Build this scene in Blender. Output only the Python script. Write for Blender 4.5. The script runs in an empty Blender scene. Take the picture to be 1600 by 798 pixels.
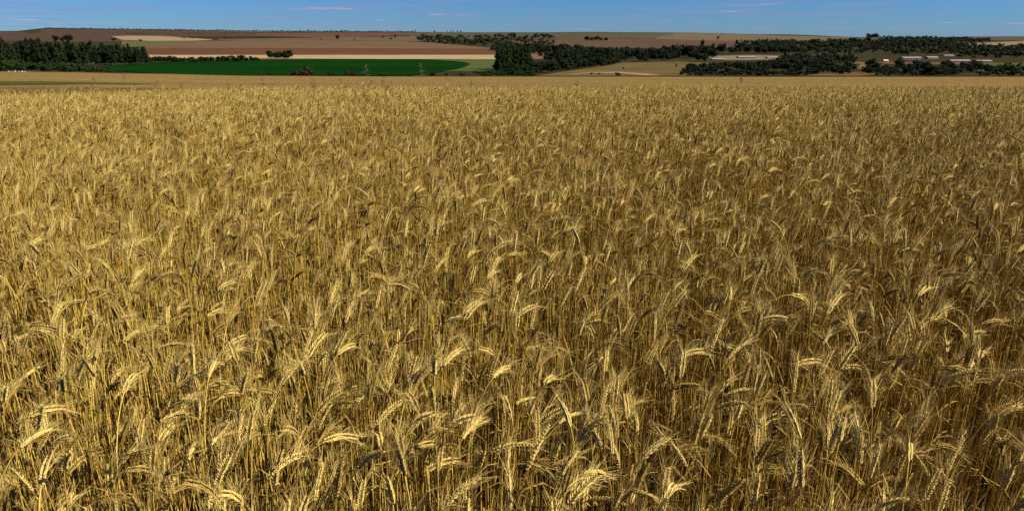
import bpy, math, random
import numpy as np
from mathutils import Vector, Matrix

rnd = random.Random(11)
SC = bpy.context.scene
COL = SC.collection
PI = math.pi

# ------------------------------------------------------------------ camera
EYE = 1.75
FPX = 1111.0                       # focal length in pixels of the 1600 px wide photograph
PITCH = math.atan(349 / FPX)
cam_d = bpy.data.cameras.new('camera')
cam = bpy.data.objects.new('camera', cam_d)
COL.objects.link(cam)
cam_d.sensor_width = 36.0
cam_d.lens = 36.0 * FPX / 1600
cam_d.clip_start = 0.05
cam_d.clip_end = 60000
cam.location = (0, 0, EYE)
cam.rotation_euler = (PI / 2 - PITCH, 0, 0)
SC.camera = cam

# ------------------------------------------------------------------ sky and sun
SUN_AZ = math.radians(102)         # clockwise from the view direction: right and slightly behind
SUN_EL = math.radians(38)
world = bpy.data.worlds.new('World')
SC.world = world
world.use_nodes = True
wn = world.node_tree
wn.nodes.clear()


def N(tree, typ, **kw):
    n = tree.nodes.new(typ)
    for k, v in kw.items():
        if k.startswith('i_'):
            n.inputs[k[2:].replace('_', ' ')].default_value = v
        else:
            setattr(n, k, v)
    return n


sky = N(wn, 'ShaderNodeTexSky')
sky.sky_type = 'NISHITA'
sky.sun_disc = False
sky.sun_elevation = SUN_EL
sky.sun_rotation = SUN_AZ
sky.altitude = 1100
sky.air_density = 1.0
sky.dust_density = 0.0
sky.ozone_density = 4.0
hsv = N(wn, 'ShaderNodeHueSaturation')
hsv.inputs['Saturation'].default_value = 1.3
hsv.inputs['Value'].default_value = 1.0
pol = N(wn, 'ShaderNodeMix', data_type='RGBA', blend_type='MULTIPLY')      # the even blue cast of a polarised sky
pol.inputs[0].default_value = 1.0
pol.inputs[7].default_value = (.31, .60, 1.13, 1)
wn.links.new(sky.outputs[0], hsv.inputs['Color']); wn.links.new(hsv.outputs[0], pol.inputs[6])
# thin broken cloud sheet, laid out on a plane overhead and seen in perspective
geo = N(wn, 'ShaderNodeNewGeometry')
sep = N(wn, 'ShaderNodeSeparateXYZ')
neg = N(wn, 'ShaderNodeVectorMath', operation='SCALE'); neg.inputs['Scale'].default_value = -1.0
wn.links.new(geo.outputs['Incoming'], neg.inputs[0])
wn.links.new(neg.outputs[0], sep.inputs[0])
zc = N(wn, 'ShaderNodeMath', operation='MAXIMUM'); zc.inputs[1].default_value = 0.0
zo = N(wn, 'ShaderNodeMath', operation='ADD'); zo.inputs[1].default_value = 0.012
wn.links.new(sep.outputs['Z'], zc.inputs[0]); wn.links.new(zc.outputs[0], zo.inputs[0])
dv = N(wn, 'ShaderNodeCombineXYZ')
dx = N(wn, 'ShaderNodeMath', operation='DIVIDE'); dy = N(wn, 'ShaderNodeMath', operation='DIVIDE')
wn.links.new(sep.outputs['X'], dx.inputs[0]); wn.links.new(zo.outputs[0], dx.inputs[1])
wn.links.new(sep.outputs['Y'], dy.inputs[0]); wn.links.new(zo.outputs[0], dy.inputs[1])
wn.links.new(dx.outputs[0], dv.inputs['X']); wn.links.new(dy.outputs[0], dv.inputs['Y'])
cn = N(wn, 'ShaderNodeTexNoise')
cn.inputs['Scale'].default_value = 0.30
cn.inputs['Detail'].default_value = 7
cn.inputs['Roughness'].default_value = 0.62
cmap = N(wn, 'ShaderNodeMapping'); cmap.inputs['Scale'].default_value = (0.8, 0.62, 1); cmap.inputs['Location'].default_value = (3.1, 7.7, 0)
wn.links.new(dv.outputs[0], cmap.inputs[0]); wn.links.new(cmap.outputs[0], cn.inputs['Vector'])
cr = N(wn, 'ShaderNodeMapRange'); cr.interpolation_type = 'SMOOTHSTEP'
cr.inputs['From Min'].default_value = 0.465; cr.inputs['From Max'].default_value = 0.66
cr.inputs['To Max'].default_value = 0.78
wn.links.new(cn.outputs['Fac'], cr.inputs['Value'])
# lit cores of the clouds
cc = N(wn, 'ShaderNodeMapRange'); cc.interpolation_type = 'SMOOTHSTEP'
cc.inputs['From Min'].default_value = 0.60; cc.inputs['From Max'].default_value = 0.74
wn.links.new(cn.outputs['Fac'], cc.inputs['Value'])
ccol = N(wn, 'ShaderNodeMix', data_type='RGBA')
ccol.inputs[6].default_value = (2.9, 3.6, 6.4, 1)
ccol.inputs[7].default_value = (6.6, 7.4, 10.0, 1)
wn.links.new(cc.outputs[0], ccol.inputs[0])
cmix = N(wn, 'ShaderNodeMix', data_type='RGBA')
wn.links.new(cr.outputs[0], cmix.inputs[0])
wn.links.new(pol.outputs[2], cmix.inputs[6]); wn.links.new(ccol.outputs[2], cmix.inputs[7])
bg = N(wn, 'ShaderNodeBackground'); bg.inputs['Strength'].default_value = 0.057
wo = N(wn, 'ShaderNodeOutputWorld')
wn.links.new(cmix.outputs[2], bg.inputs['Color']); wn.links.new(bg.outputs[0], wo.inputs['Surface'])

sun_d = bpy.data.lights.new('sun', 'SUN')
sun = bpy.data.objects.new('sun', sun_d)
COL.objects.link(sun)
sun_d.energy = 5.0
sun_d.angle = math.radians(0.53)
sun_d.color = (1.0, 0.94, 0.83)
sdir = Vector((math.sin(SUN_AZ) * math.cos(SUN_EL), math.cos(SUN_AZ) * math.cos(SUN_EL), math.sin(SUN_EL)))
sun.rotation_euler = sdir.to_track_quat('Z', 'Y').to_euler()
sun.location = sdir * 50

vs = SC.view_settings
vs.view_transform = 'Standard'
vs.look = 'None'
vs.exposure = 0.52
vs.gamma = 1.0
vs.use_curve_mapping = False
SC.cycles.use_denoising = False
SC.cycles.sample_clamp_indirect = 3.0
SC.cycles.max_bounces = 4
SC.cycles.diffuse_bounces = 1
SC.cycles.transmission_bounces = 2
SC.cycles.transparent_max_bounces = 4


# ------------------------------------------------------------------ materials
def ramp_mix(t, fac, a, b):
    m = N(t, 'ShaderNodeMix', data_type='RGBA')
    m.inputs[6].default_value = (*a, 1); m.inputs[7].default_value = (*b, 1)
    t.links.new(fac, m.inputs[0])
    return m.outputs[2]


def new_mat(name):
    m = bpy.data.materials.new(name)
    m.use_nodes = True
    t = m.node_tree
    return m, t, t.nodes['Principled BSDF']


def mat_attr(name, rough=0.55, transl=0.07, spec=0.06):
    """straw: colour varies from stem to stem (an attribute of each stem), with a mottled grain"""
    m, t, p = new_mat(name)
    at = N(t, 'ShaderNodeAttribute'); at.attribute_name = 'Col'
    tc = N(t, 'ShaderNodeTexCoord')
    nz = N(t, 'ShaderNodeTexNoise'); nz.inputs['Scale'].default_value = 90; nz.inputs['Detail'].default_value = 2
    t.links.new(tc.outputs['Object'], nz.inputs['Vector'])
    mr = N(t, 'ShaderNodeMapRange'); mr.inputs['From Min'].default_value = .3; mr.inputs['From Max'].default_value = .7
    mr.inputs['To Min'].default_value = .75; mr.inputs['To Max'].default_value = 1.2
    t.links.new(nz.outputs['Fac'], mr.inputs['Value'])
    mu = N(t, 'ShaderNodeVectorMath', operation='SCALE')
    t.links.new(at.outputs['Color'], mu.inputs[0]); t.links.new(mr.outputs[0], mu.inputs['Scale'])
    t.links.new(mu.outputs[0], p.inputs['Base Color'])
    p.inputs['Roughness'].default_value = rough
    p.inputs['Specular IOR Level'].default_value = spec
    tr = N(t, 'ShaderNodeBsdfTranslucent')
    t.links.new(mu.outputs[0], tr.inputs['Color'])
    mx = N(t, 'ShaderNodeMixShader'); mx.inputs[0].default_value = transl
    out = t.nodes['Material Output']
    t.links.new(p.outputs[0], mx.inputs[1]); t.links.new(tr.outputs[0], mx.inputs[2])
    t.links.new(mx.outputs[0], out.inputs['Surface'])
    return m


def mat_ground(name, a, b, scale=0.02, stretch=(1, 1, 1), detail=6, bump=0.0, c=None, fine=None, rot=0.0):
    """soil or crop: two tones mixed by broad noise in world metres, plus a finer noise"""
    m, t, p = new_mat(name)
    g = N(t, 'ShaderNodeNewGeometry')
    mp = N(t, 'ShaderNodeMapping'); mp.inputs['Scale'].default_value = stretch
    mp.inputs['Rotation'].default_value = (0, 0, rot)
    t.links.new(g.outputs['Position'], mp.inputs[0])
    nz = N(t, 'ShaderNodeTexNoise'); nz.inputs['Scale'].default_value = scale; nz.inputs['Detail'].default_value = detail
    nz.inputs['Roughness'].default_value = .6
    t.links.new(mp.outputs[0], nz.inputs['Vector'])
    mr = N(t, 'ShaderNodeMapRange'); mr.inputs['From Min'].default_value = .32; mr.inputs['From Max'].default_value = .68
    t.links.new(nz.outputs['Fac'], mr.inputs['Value'])
    col = ramp_mix(t, mr.outputs[0], a, b)
    if c is not None:
        n2 = N(t, 'ShaderNodeTexNoise'); n2.inputs['Scale'].default_value = fine or scale * 7; n2.inputs['Detail'].default_value = 3
        t.links.new(g.outputs['Position'], n2.inputs['Vector'])
        m2 = N(t, 'ShaderNodeMapRange'); m2.inputs['From Min'].default_value = .52; m2.inputs['From Max'].default_value = .68
        m2.inputs['To Max'].default_value = .8
        t.links.new(n2.outputs['Fac'], m2.inputs['Value'])
        mm = N(t, 'ShaderNodeMix', data_type='RGBA'); mm.inputs[7].default_value = (*c, 1)
        t.links.new(m2.outputs[0], mm.inputs[0]); t.links.new(col, mm.inputs[6])
        col = mm.outputs[2]
    t.links.new(col, p.inputs['Base Color'])
    p.inputs['Roughness'].default_value = 0.95
    p.inputs['Specular IOR Level'].default_value = 0.0
    if bump:
        bp = N(t, 'ShaderNodeBump'); bp.inputs['Distance'].default_value = bump; bp.inputs['Strength'].default_value = 1
        n3 = N(t, 'ShaderNodeTexNoise'); n3.inputs['Scale'].default_value = 3.5; n3.inputs['Detail'].default_value = 3
        t.links.new(g.outputs['Position'], n3.inputs['Vector'])
        t.links.new(n3.outputs['Fac'], bp.inputs['Height']); t.links.new(bp.outputs[0], p.inputs['Normal'])
    return m


def mat_leaf(name, a, b, transl=.25, rough=.6):
    """foliage: tone differs from tree to tree and from clump to clump"""
    m, t, p = new_mat(name)
    oi = N(t, 'ShaderNodeObjectInfo')
    g = N(t, 'ShaderNodeNewGeometry')
    ad = N(t, 'ShaderNodeMath', operation='MULTIPLY_ADD'); ad.inputs[1].default_value = .55
    hm = N(t, 'ShaderNodeMath', operation='MULTIPLY'); hm.inputs[1].default_value = .45
    t.links.new(oi.outputs['Random'], hm.inputs[0])
    t.links.new(g.outputs['Random Per Island'], ad.inputs[0]); t.links.new(hm.outputs[0], ad.inputs[2])
    col = ramp_mix(t, ad.outputs[0], a, b)
    t.links.new(col, p.inputs['Base Color'])
    p.inputs['Roughness'].default_value = rough
    p.inputs['Specular IOR Level'].default_value = .04
    tr = N(t, 'ShaderNodeBsdfTranslucent'); t.links.new(col, tr.inputs['Color'])
    mx = N(t, 'ShaderNodeMixShader'); mx.inputs[0].default_value = transl
    t.links.new(p.outputs[0], mx.inputs[1]); t.links.new(tr.outputs[0], mx.inputs[2])
    t.links.new(mx.outputs[0], t.nodes['Material Output'].inputs['Surface'])
    return m


def mat_plain(name, a, b, scale=.6, rough=.8):
    m, t, p = new_mat(name)
    tc = N(t, 'ShaderNodeTexCoord')
    nz = N(t, 'ShaderNodeTexNoise'); nz.inputs['Scale'].default_value = scale; nz.inputs['Detail'].default_value = 5
    t.links.new(tc.outputs['Object'], nz.inputs['Vector'])
    t.links.new(ramp_mix(t, nz.outputs['Fac'], a, b), p.inputs['Base Color'])
    p.inputs['Roughness'].default_value = rough
    return m


M_straw = mat_attr('straw')
M_soil = mat_ground('terrain_soil', (.034, .030, .014), (.060, .046, .022), .012, c=(.028, .032, .012), fine=.10)
M_dark = mat_plain('bark', (.05, .035, .025), (.11, .085, .065), 3)


# ------------------------------------------------------------------ the terrain
def ratio(y):
    """photograph row -> metres below eye level for each metre of depth"""
    return math.tan(PITCH + math.atan((y - 399) / FPX))


def col_s(x):
    return (x - 800) / FPX * (math.cos(PITCH) + .02 * math.sin(PITCH))


# valley profile: for each column of the view, depth (m) -> row at which the ground there appears
FAR_Y = [300, 345, 420, 500, 600, 800, 1000, 1250, 1700, 2300, 3000, 4200, 5600, 7000, 8600, 10500, 16000, 40000]
cols = {
    -900: [112, 114.5, 111.5, 107.5, 104, 97, 92, 86, 78, 71, 65, 58, 55, 52, 48.5, 51, 52, 51.5],
    0:    [112, 114.5, 111.5, 107.5, 104, 97, 92, 86, 78, 71, 65, 58, 55, 52, 49.0, 51, 52, 51.5],
    58:   [112.5, 115, 112, 108, 104, 97, 92, 86, 78, 71, 65, 58, 55, 52, 49.2, 51, 52, 51.5],
    72:   [112.8, 115.5, 112, 108, 104, 97, 92, 86, 78, 71, 65, 58, 55, 51, 44.0, 48, 51, 51.5],
    200:  [115, 118, 114, 109, 104, 97, 92, 86, 78, 71, 65, 58, 55, 52, 46.2, 49, 51, 51.5],
    400:  [118.6, 121.5, 116.5, 111, 105, 97.5, 92.3, 86.2, 78, 71, 65.5, 60, 56, 53, 49.3, 50.5, 52, 51.5],
    640:  [119.8, 123, 118, 112, 106, 98.5, 92.8, 86.4, 78, 71, 66, 61, 56, 53, 50.3, 51, 52, 51.5],
    900:  [120, 123, 119, 114, 108.5, 100, 94, 88, 79.5, 72, 66, 59, 53, 50.6, 51.5, 52.5, 53.5, 54],
    1060: [120.2, 123, 119.2, 114.5, 109, 101, 94.5, 88, 79.5, 72, 66, 59, 53.5, 51.3, 52, 53.5, 55, 56],
    1200: [120.4, 123, 119.2, 114.5, 109, 101, 94.5, 88, 79.5, 72, 66, 59.5, 55.5, 54, 54.4, 56, 58, 59],
    1350: [120.4, 123, 119.2, 114.5, 109, 101, 94.5, 88, 79.5, 72, 66, 61, 59, 58.8, 59.4, 61, 63, 64],
    1600: [120.4, 123, 119.2, 114.5, 109, 101, 94.5, 88, 79.5, 72, 66, 60.5, 58, 57.6, 58.2, 60, 62, 63],
    2600: [120.4, 123, 119.2, 114.5, 109, 101, 94.5, 88, 79.5, 72, 66, 60.5, 58, 57.6, 58.2, 60, 62, 63],
}
# wheat-covered hill, ground heights in metres
NEAR_Y = [-400, 0, 9, 12, 15, 25, 40, 60, 100, 150]
near_c = [0.2, 0, -.02, -.085, -.27, -1.04, -2.18, -3.75, -6.55, -9.15]
near_l = [0.2, 0, -.06, -.19, -.47, -1.28, -2.36, -3.72, -6.05, -8.4]
WHEAT_H = 0.86


def pchip(xk, yk, xs):
    xk = np.asarray(xk, float); yk = np.asarray(yk, float)
    h = np.diff(xk); d = np.diff(yk) / h
    m = np.zeros(len(xk))
    for i in range(1, len(xk) - 1):
        if d[i - 1] * d[i] > 0:
            w1 = 2 * h[i] + h[i - 1]; w2 = h[i] + 2 * h[i - 1]
            m[i] = (w1 + w2) / (w1 / d[i - 1] + w2 / d[i])
    m[0] = d[0]; m[-1] = d[-1]
    i = np.clip(np.searchsorted(xk, xs) - 1, 0, len(h) - 1)
    t = (xs - xk[i]) / h[i]
    return ((2 * t**3 - 3 * t**2 + 1) * yk[i] + (t**3 - 2 * t**2 + t) * h[i] * m[i]
            + (-2 * t**3 + 3 * t**2) * yk[i + 1] + (t**3 - t**2) * h[i] * m[i + 1])


def warp(Y):
    return np.arcsinh(np.asarray(Y, float) / 8.0)


YS = np.linspace(float(warp(-400)), float(warp(40000)), 1400)
Yv = 8.0 * np.sinh(YS)
CS, TAB = [], []
for x, rows in sorted(cols.items()):
    f = min(1, max(0, (400 - x) / 400.0)); f = f * f * (3 - 2 * f)
    nz_ = [a * (1 - f) + b * f for a, b in zip(near_c, near_l)]
    zs = list(nz_)
    for Yk, r in zip(FAR_Y, rows):
        zs.append(EYE - ratio(r) * Yk - (WHEAT_H if Yk == 300 else 0))
    CS.append(col_s(x)); TAB.append(pchip(NEAR_Y + FAR_Y, zs, Yv))
CS = np.array(CS); TAB = np.array(TAB)


def ground(X, Y):
    """height of the terrain at X, Y (arrays or numbers)"""
    X = np.asarray(X, float); Y = np.asarray(Y, float)
    s = np.clip(X / np.maximum(Y, 9.0), CS[0] + 1e-6, CS[-1] - 1e-6)
    ci = np.clip(np.searchsorted(CS, s) - 1, 0, len(CS) - 2)
    t = (s - CS[ci]) / (CS[ci + 1] - CS[ci]); t = t * t * (3 - 2 * t)
    w = (warp(np.clip(Y, -399, 39900)) - YS[0]) / (YS[1] - YS[0])
    yi = np.clip(w.astype(int), 0, len(YS) - 2); u = w - yi
    z0 = TAB[ci, yi] * (1 - u) + TAB[ci, yi + 1] * u
    z1 = TAB[ci + 1, yi] * (1 - u) + TAB[ci + 1, yi + 1] * u
    z = z0 * (1 - t) + z1 * t
    far = np.clip((Y - 1500) / 4000, 0, 1)
    z = z + far * (2.0 * np.sin(X / 310.0 + 1.3) * np.sin(Y / 420.0) + 1.2 * np.sin(X / 127.0 + Y / 260.0))
    return z


def gz(X, Y):
    return float(ground(X, Y))


def spot(x, y, y0=320.0, y1=9500.0):
    """the place on the valley ground seen at photograph column x, row y"""
    r = ratio(y)
    Ys = np.geomspace(y0, y1, 900)
    Xs = (x - 800) / FPX * Ys * (math.cos(PITCH) + r * math.sin(PITCH))
    d = (EYE - r * Ys) - ground(Xs, Ys)
    below = np.where(d < 0)[0]
    k = below[0] if len(below) else int(np.argmin(np.abs(d)))
    return float(Xs[k]), float(Ys[k])


def mesh_obj(name, verts, faces, mat, parent=None, smooth=False, cols_=None, link=True):
    me = bpy.data.meshes.new(name)
    me.from_pydata(verts, [], faces)
    if smooth:
        me.polygons.foreach_set('use_smooth', np.ones(len(me.polygons), dtype=bool))
    if cols_ is not None:
        a = me.attributes.new('Col', 'FLOAT_COLOR', 'POINT')
        a.data.foreach_set('color', np.asarray(cols_, dtype=np.float32).ravel())
    me.materials.append(mat)
    o = bpy.data.objects.new(name, me)
    if link:
        COL.objects.link(o)
    if parent is not None:
        o.parent = parent
    return o


def tag(o, label=None, cat=None, group=None, kind=None):
    if label: o['label'] = label
    if cat: o['category'] = cat
    if group: o['group'] = group
    if kind: o['kind'] = kind
    return o


def empty(name, loc, rz=0.0):
    o = bpy.data.objects.new(name, None)
    COL.objects.link(o)
    o.empty_display_size = .2
    o.location = loc
    o.rotation_euler = (0, 0, rz)
    return o


def grid_faces(nx, ny):
    return [(j * nx + i, j * nx + i + 1, (j + 1) * nx + i + 1, (j + 1) * nx + i) for j in range(ny - 1) for i in range(nx - 1)]


# one sheet of land to the horizon
gy = np.concatenate([8.0 * np.sinh(np.linspace(float(warp(-390)), float(warp(39000)), 420))])
gx = 30.0 * np.sinh(np.linspace(-math.asinh(26000 / 30), math.asinh(26000 / 30), 560))
GX, GY = np.meshgrid(gx, gy)
GZ = ground(GX, GY)
land = mesh_obj('terrain', np.stack([GX.ravel(), GY.ravel(), GZ.ravel()], 1).tolist(), grid_faces(len(gx), len(gy)), M_soil, smooth=True)
tag(land, 'rolling brown and olive farmland falling to a valley and rising to the horizon', kind='structure')


def field(name, label, top, bottom, mat, n=60, m=14, lift=.35, y0=320.0):
    """a field draped on the land between two edges given as lists of (column, row)"""
    xa = max(top[0][0], bottom[0][0]); xb = min(top[-1][0], bottom[-1][0])
    vs_ = []
    for i in range(n + 1):
        x = xa + (xb - xa) * i / n
        yt = np.interp(x, [p[0] for p in top], [p[1] for p in top])
        yb = np.interp(x, [p[0] for p in bottom], [p[1] for p in bottom])
        Xt, Yt = spot(x, yt, y0); Xb, Yb = spot(x, max(yb, yt + .05), y0)
        for j in range(m + 1):
            u = j / m
            X = Xb + (Xt - Xb) * u; Y = Yb + (Yt - Yb) * u
            vs_.append((X, Y, gz(X, Y) + lift * (1 + Y / 2000.0)))
    o = mesh_obj(name, vs_, grid_faces(m + 1, n + 1), mat, smooth=True)
    # keep the upper side up
    return tag(o, label, kind='structure')


G = mat_ground
f_far = G('far_scrub', (.070, .043, .031), (.10, .064, .042), .004, c=(.038, .036, .022), fine=.02)
field('scrub_hillside', 'purplish brown scrub hillside below the flat-topped ridge', [(-40, 49.6), (50, 49.2), (58, 48.6), (66, 46), (72, 43.8), (200, 46.2), (400, 49.8), (640, 50.6)], [(-40, 64), (60, 66), (180, 66), (260, 58), (640, 56)], f_far, n=170, lift=0.31)
field('olive_hillside', 'grey olive hillside field under the horizon', [(640, 50.8), (1060, 51.6), (1150, 53)], [(640, 62), (880, 62), (1020, 61.5), (1150, 60)],
      G('olive_hill', (.068, .062, .033), (.095, .082, .042), .004, c=(.10, .07, .045), fine=.012, stretch=(1, .25, 1)), lift=0.28)
field('stubble_hillside', 'pale pinkish stubble field on the far slope', [(1022, 61.2), (1052, 52), (1060, 52), (1200, 55.2), (1330, 59.4)], [(1022, 61.5), (1200, 66.5), (1330, 60.2)],
      G('pink_stubble', (.125, .082, .046), (.175, .118, .066), .006, c=(.12, .10, .055), fine=.01, stretch=(.25, 1, 1)), lift=0.38)
field('olive_slope', 'olive pasture slope below the ridge trees', [(1150, 61), (1200, 60), (1350, 60.2)], [(1150, 69), (1240, 70.5), (1350, 66)],
      G('olive_slope', (.11, .095, .048), (.15, .12, .06), .006), lift=0.44)
field('purple_field', 'dull purplish brown bare field beyond the woods', [(800, 64), (880, 62), (1020, 61.5), (1160, 65), (1260, 68)], [(800, 70), (880, 75), (1020, 76), (1160, 77), (1260, 72)],
      G('purple_soil', (.085, .052, .034), (.118, .075, .047), .006, stretch=(.4, 1, 1)), lift=0.31)
field('tan_slope', 'tan grass field at the far end of the wooded slope', [(1484, 71), (1520, 68), (1600, 64.5), (1640, 63)], [(1484, 73), (1520, 74), (1600, 72), (1640, 71)],
      G('tan_grass', (.20, .145, .08), (.26, .19, .105), .01), lift=0.28)
field('ridge_field', 'dull brown field along the ridge under the sky', [(1210, 55.8), (1350, 59.3), (1430, 59.0), (1600, 58.2), (1640, 58.2)], [(1210, 56.4), (1350, 62), (1430, 63), (1600, 64), (1640, 63)],
      G('ridge_soil', (.085, .062, .036), (.125, .085, .055), .006, c=(.07,.065,.035), fine=.004), lift=0.28)
field('red_field', 'strip of reddish bare soil below the horizon woods', [(400, 52.4), (640, 51.8)], [(400, 57), (520, 60), (640, 55.5)],
      G('red_soil', (.13, .058, .034), (.11, .062, .036), .006), lift=0.50)
field('pasture_strip', 'olive pasture strip with scattered trees above the ploughed field', [(340, 62), (640, 57.5), (700, 58)], [(340, 63.5), (500, 63.4), (700, 66)],
      G('olive_strip', (.10, .075, .042), (.14, .105, .058), .008), lift=0.57)
field('pale_field', 'pale beige stubble field on the far slope above the plantation', [(176, 57.5), (200, 56.6), (250, 57), (300, 60), (332, 62.6)], [(176, 58.2), (190, 63), (235, 65), (300, 64.6), (332, 63.4)],
      G('pale_stubble', (.28, .19, .105), (.34, .24, .135), .01, c=(.22, .15, .08), fine=.02), lift=0.47)
field('olive_field', 'small olive green field beside the plantation', [(190, 64), (235, 65.2), (300, 65)], [(190, 75), (235, 73), (300, 66)],
      G('olive_crop', (.095, .090, .034), (.125, .115, .042), .01), lift=0.38)
field('ploughed_field', 'broad grey brown ploughed field, upper pale band', [(225, 72), (300, 65), (400, 63.2), (520, 63), (600, 64), (655, 66), (775, 76.2)], [(225, 75.5), (775, 76.6)],
      G('plough_pale', (.130, .078, .042), (.170, .104, .058), .008, stretch=(.2, 1, 1), c=(.12, .068, .036), fine=.02), lift=0.31)
field('ploughed_strip', 'dark reddish brown ploughed strip above the pale stubble', [(225, 75.5), (775, 76.6)], [(225, 86.5), (775, 86.4)],
      G('plough_dark', (.100, .046, .022), (.130, .062, .032), .012, stretch=(.2, 1, 1), c=(.13, .070, .036), fine=.03), lift=0.28)
field('stubble_strip', 'straight pale straw strip along the green crop', [(232, 86.5), (775, 86.4)], [(232, 92), (470, 92.6), (775, 93.3)],
      G('straw_strip', (.35, .25, .115), (.44, .32, .15), .02, c=(.28, .20, .09), fine=.05), lift=0.25)
field('green_margin', 'lighter green grass margin around the irrigated crop', [(600, 93.4), (775, 93.3)], [(600, 112), (775, 113)],
      G('grass_margin', (.055, .085, .022), (.085, .10, .030), .02, c=(.12, .09, .04), fine=.05), lift=0.22)
# round irrigated crop: an ellipse on the ground


def disc_field(name, label, top, bottom, mat, **k):
    return field(name, label, top, bottom, mat, **k)


disc_field('irrigated_crop', 'dark green irrigated crop with a rounded end in the valley',
           [(160, 104.6), (180, 102.2), (240, 98.4), (320, 96.4), (400, 95), (470, 93.6), (540, 93.2), (640, 93.3), (680, 94.2), (710, 96), (728, 98.2), (735, 101)],
           [(160, 105), (180, 112), (300, 119), (640, 119), (690, 113), (715, 109), (728, 105), (735, 101.4)],
           G('green_crop', (.0035, .026, .0036), (.006, .037, .005), .010, stretch=(.3, 1, 1), c=(.009, .036, .005), fine=.06), n=110, lift=0.30)
field('dry_pasture', 'tan and olive dry pasture between the woods', [(840, 119), (920, 107), (975, 98.5), (1060, 97), (1100, 98.5), (1130, 103)], [(840, 119.4), (960, 119.6), (1070, 119.5), (1130, 104)],
      G('pasture', (.115, .078, .028), (.150, .105, .040), .02, c=(.065, .060, .020), fine=.05), lift=0.18)
field('sandy_track', 'bare sandy track across the dry pasture', [(890, 117), (925, 113.4), (970, 113.2), (1010, 116), (1030, 118)], [(890, 117.6), (925, 114.6), (970, 115.4), (1010, 118.6), (1030, 118.6)],
      G('sand', (.34, .24, .12), (.26, .18, .09), .06), lift=0.23)
field('pale_yard', 'pale bare farmyard ground between the woods', [(1095, 92), (1115, 88), (1180, 86.5), (1228, 88)], [(1095, 92.6), (1120, 95), (1200, 94), (1228, 90)],
      G('yard', (.25, .18, .105), (.17, .125, .07), .03, c=(.14, .12, .05), fine=.05), lift=0.23)
field('orange_soil_patch', 'bare orange soil patch behind the tall tree block', [(795, 79), (860, 81), (910, 85)], [(795, 94), (840, 93), (910, 86.5)],
      G('orange_soil', (.16, .080, .042), (.20, .105, .055), .02), lift=0.23)
field('brown_strip', 'brown bare soil strip below the long farm sheds', [(1360, 98.6), (1380, 97.5), (1500, 98), (1540, 100)], [(1360, 99.4), (1400, 101), (1500, 101), (1540, 100.6)],
      G('brown_strip', (.13, .07, .04), (.16, .09, .05), .02), lift=0.23)
field('green_strip', 'bright green crop strip at the right end of the valley', [(1510, 99), (1640, 99)], [(1510, 104), (1640, 105)],
      G('green_strip', (.06, .09, .015), (.09, .12, .02), .02), lift=0.23)
field('tan_clearing', 'small tan clearing among the woods left of the long sheds', [(1318, 101), (1335, 97), (1370, 99), (1385, 103)], [(1318, 103), (1340, 109), (1370, 109), (1385, 105)],
      G('tan_clearing', (.13, .095, .045), (.17, .12, .055), .03, c=(.07, .07, .025), fine=.06), lift=.24)
field('olive_strip_field', 'narrow olive and brown field strip below the bright green strip', [(1500, 106), (1640, 105.5)], [(1500, 112), (1640, 116)],
      G('strip_olive', (.075, .065, .022), (.12, .085, .035), .03, c=(.05, .06, .018), fine=.05), lift=.22)
field('amber_clearing', 'amber grass clearing below the dark woods', [(1255, 119), (1290, 115), (1340, 113.5), (1375, 116)], [(1255, 119.4), (1340, 119.6), (1375, 117)],
      G('amber', (.12, .070, .028), (.15, .092, .038), .03), lift=0.20)


# ------------------------------------------------------------------ wheat
def V(*a):
    return np.array(a, float)


def unit(v):
    return v / (np.linalg.norm(v) + 1e-12)


class MB:
    def __init__(self):
        self.v = []; self.f = []; self.c = []

    def tube(self, pts, radii, col, sides=3):
        b0 = len(self.v)
        n = len(pts)
        t0 = unit(pts[1] - pts[0])
        a = unit(np.cross(t0, V(.3, .9, .2)))
        for i in range(n):
            t = unit(pts[min(i + 1, n - 1)] - pts[max(i - 1, 0)])
            a = unit(a - t * np.dot(a, t)); b = np.cross(t, a)
            for k in range(sides):
                ang = 2 * PI * k / sides
                p = pts[i] + (a * math.cos(ang) + b * math.sin(ang)) * radii[i]
                self.v.append((p[0], p[1], p[2])); self.c.append(col)
        for i in range(n - 1):
            for k in range(sides):
                k2 = (k + 1) % sides
                self.f.append((b0 + i * sides + k, b0 + i * sides + k2, b0 + (i + 1) * sides + k2, b0 + (i + 1) * sides + k))

    def ribbon(self, pts, wid, side, col):
        b0 = len(self.v)
        for i, p in enumerate(pts):
            w = side[i] * wid[i]
            q = p - w; self.v.append((q[0], q[1], q[2])); self.c.append(col)
            q = p + w; self.v.append((q[0], q[1], q[2])); self.c.append(col)
        for i in range(len(pts) - 1):
            a = b0 + 2 * i
            self.f.append((a, a + 1, a + 3, a + 2))

    def grain(self, p, d, a, b, L, w, h, col):
        """one husk: a pointed four-sided bud from p along d"""
        b0 = len(self.v)
        m = p + d * L * .38
        e = p + d * L
        for q in (p, m + a * w, m + b * h, m - a * w, m - b * h, e):
            self.v.append((q[0], q[1], q[2])); self.c.append(col)
        for k in range(4):
            k2 = (k + 1) % 4
            self.f.append((b0, b0 + 1 + k2, b0 + 1 + k))
            self.f.append((b0 + 1 + k, b0 + 1 + k2, b0 + 5))

    def obj(self, name, mat, parent=None, link=True, smooth=True):
        return mesh_obj(name, self.v, self.f, mat, parent, smooth, [(c[0], c[1], c[2], 1.0) for c in self.c], link)


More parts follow.
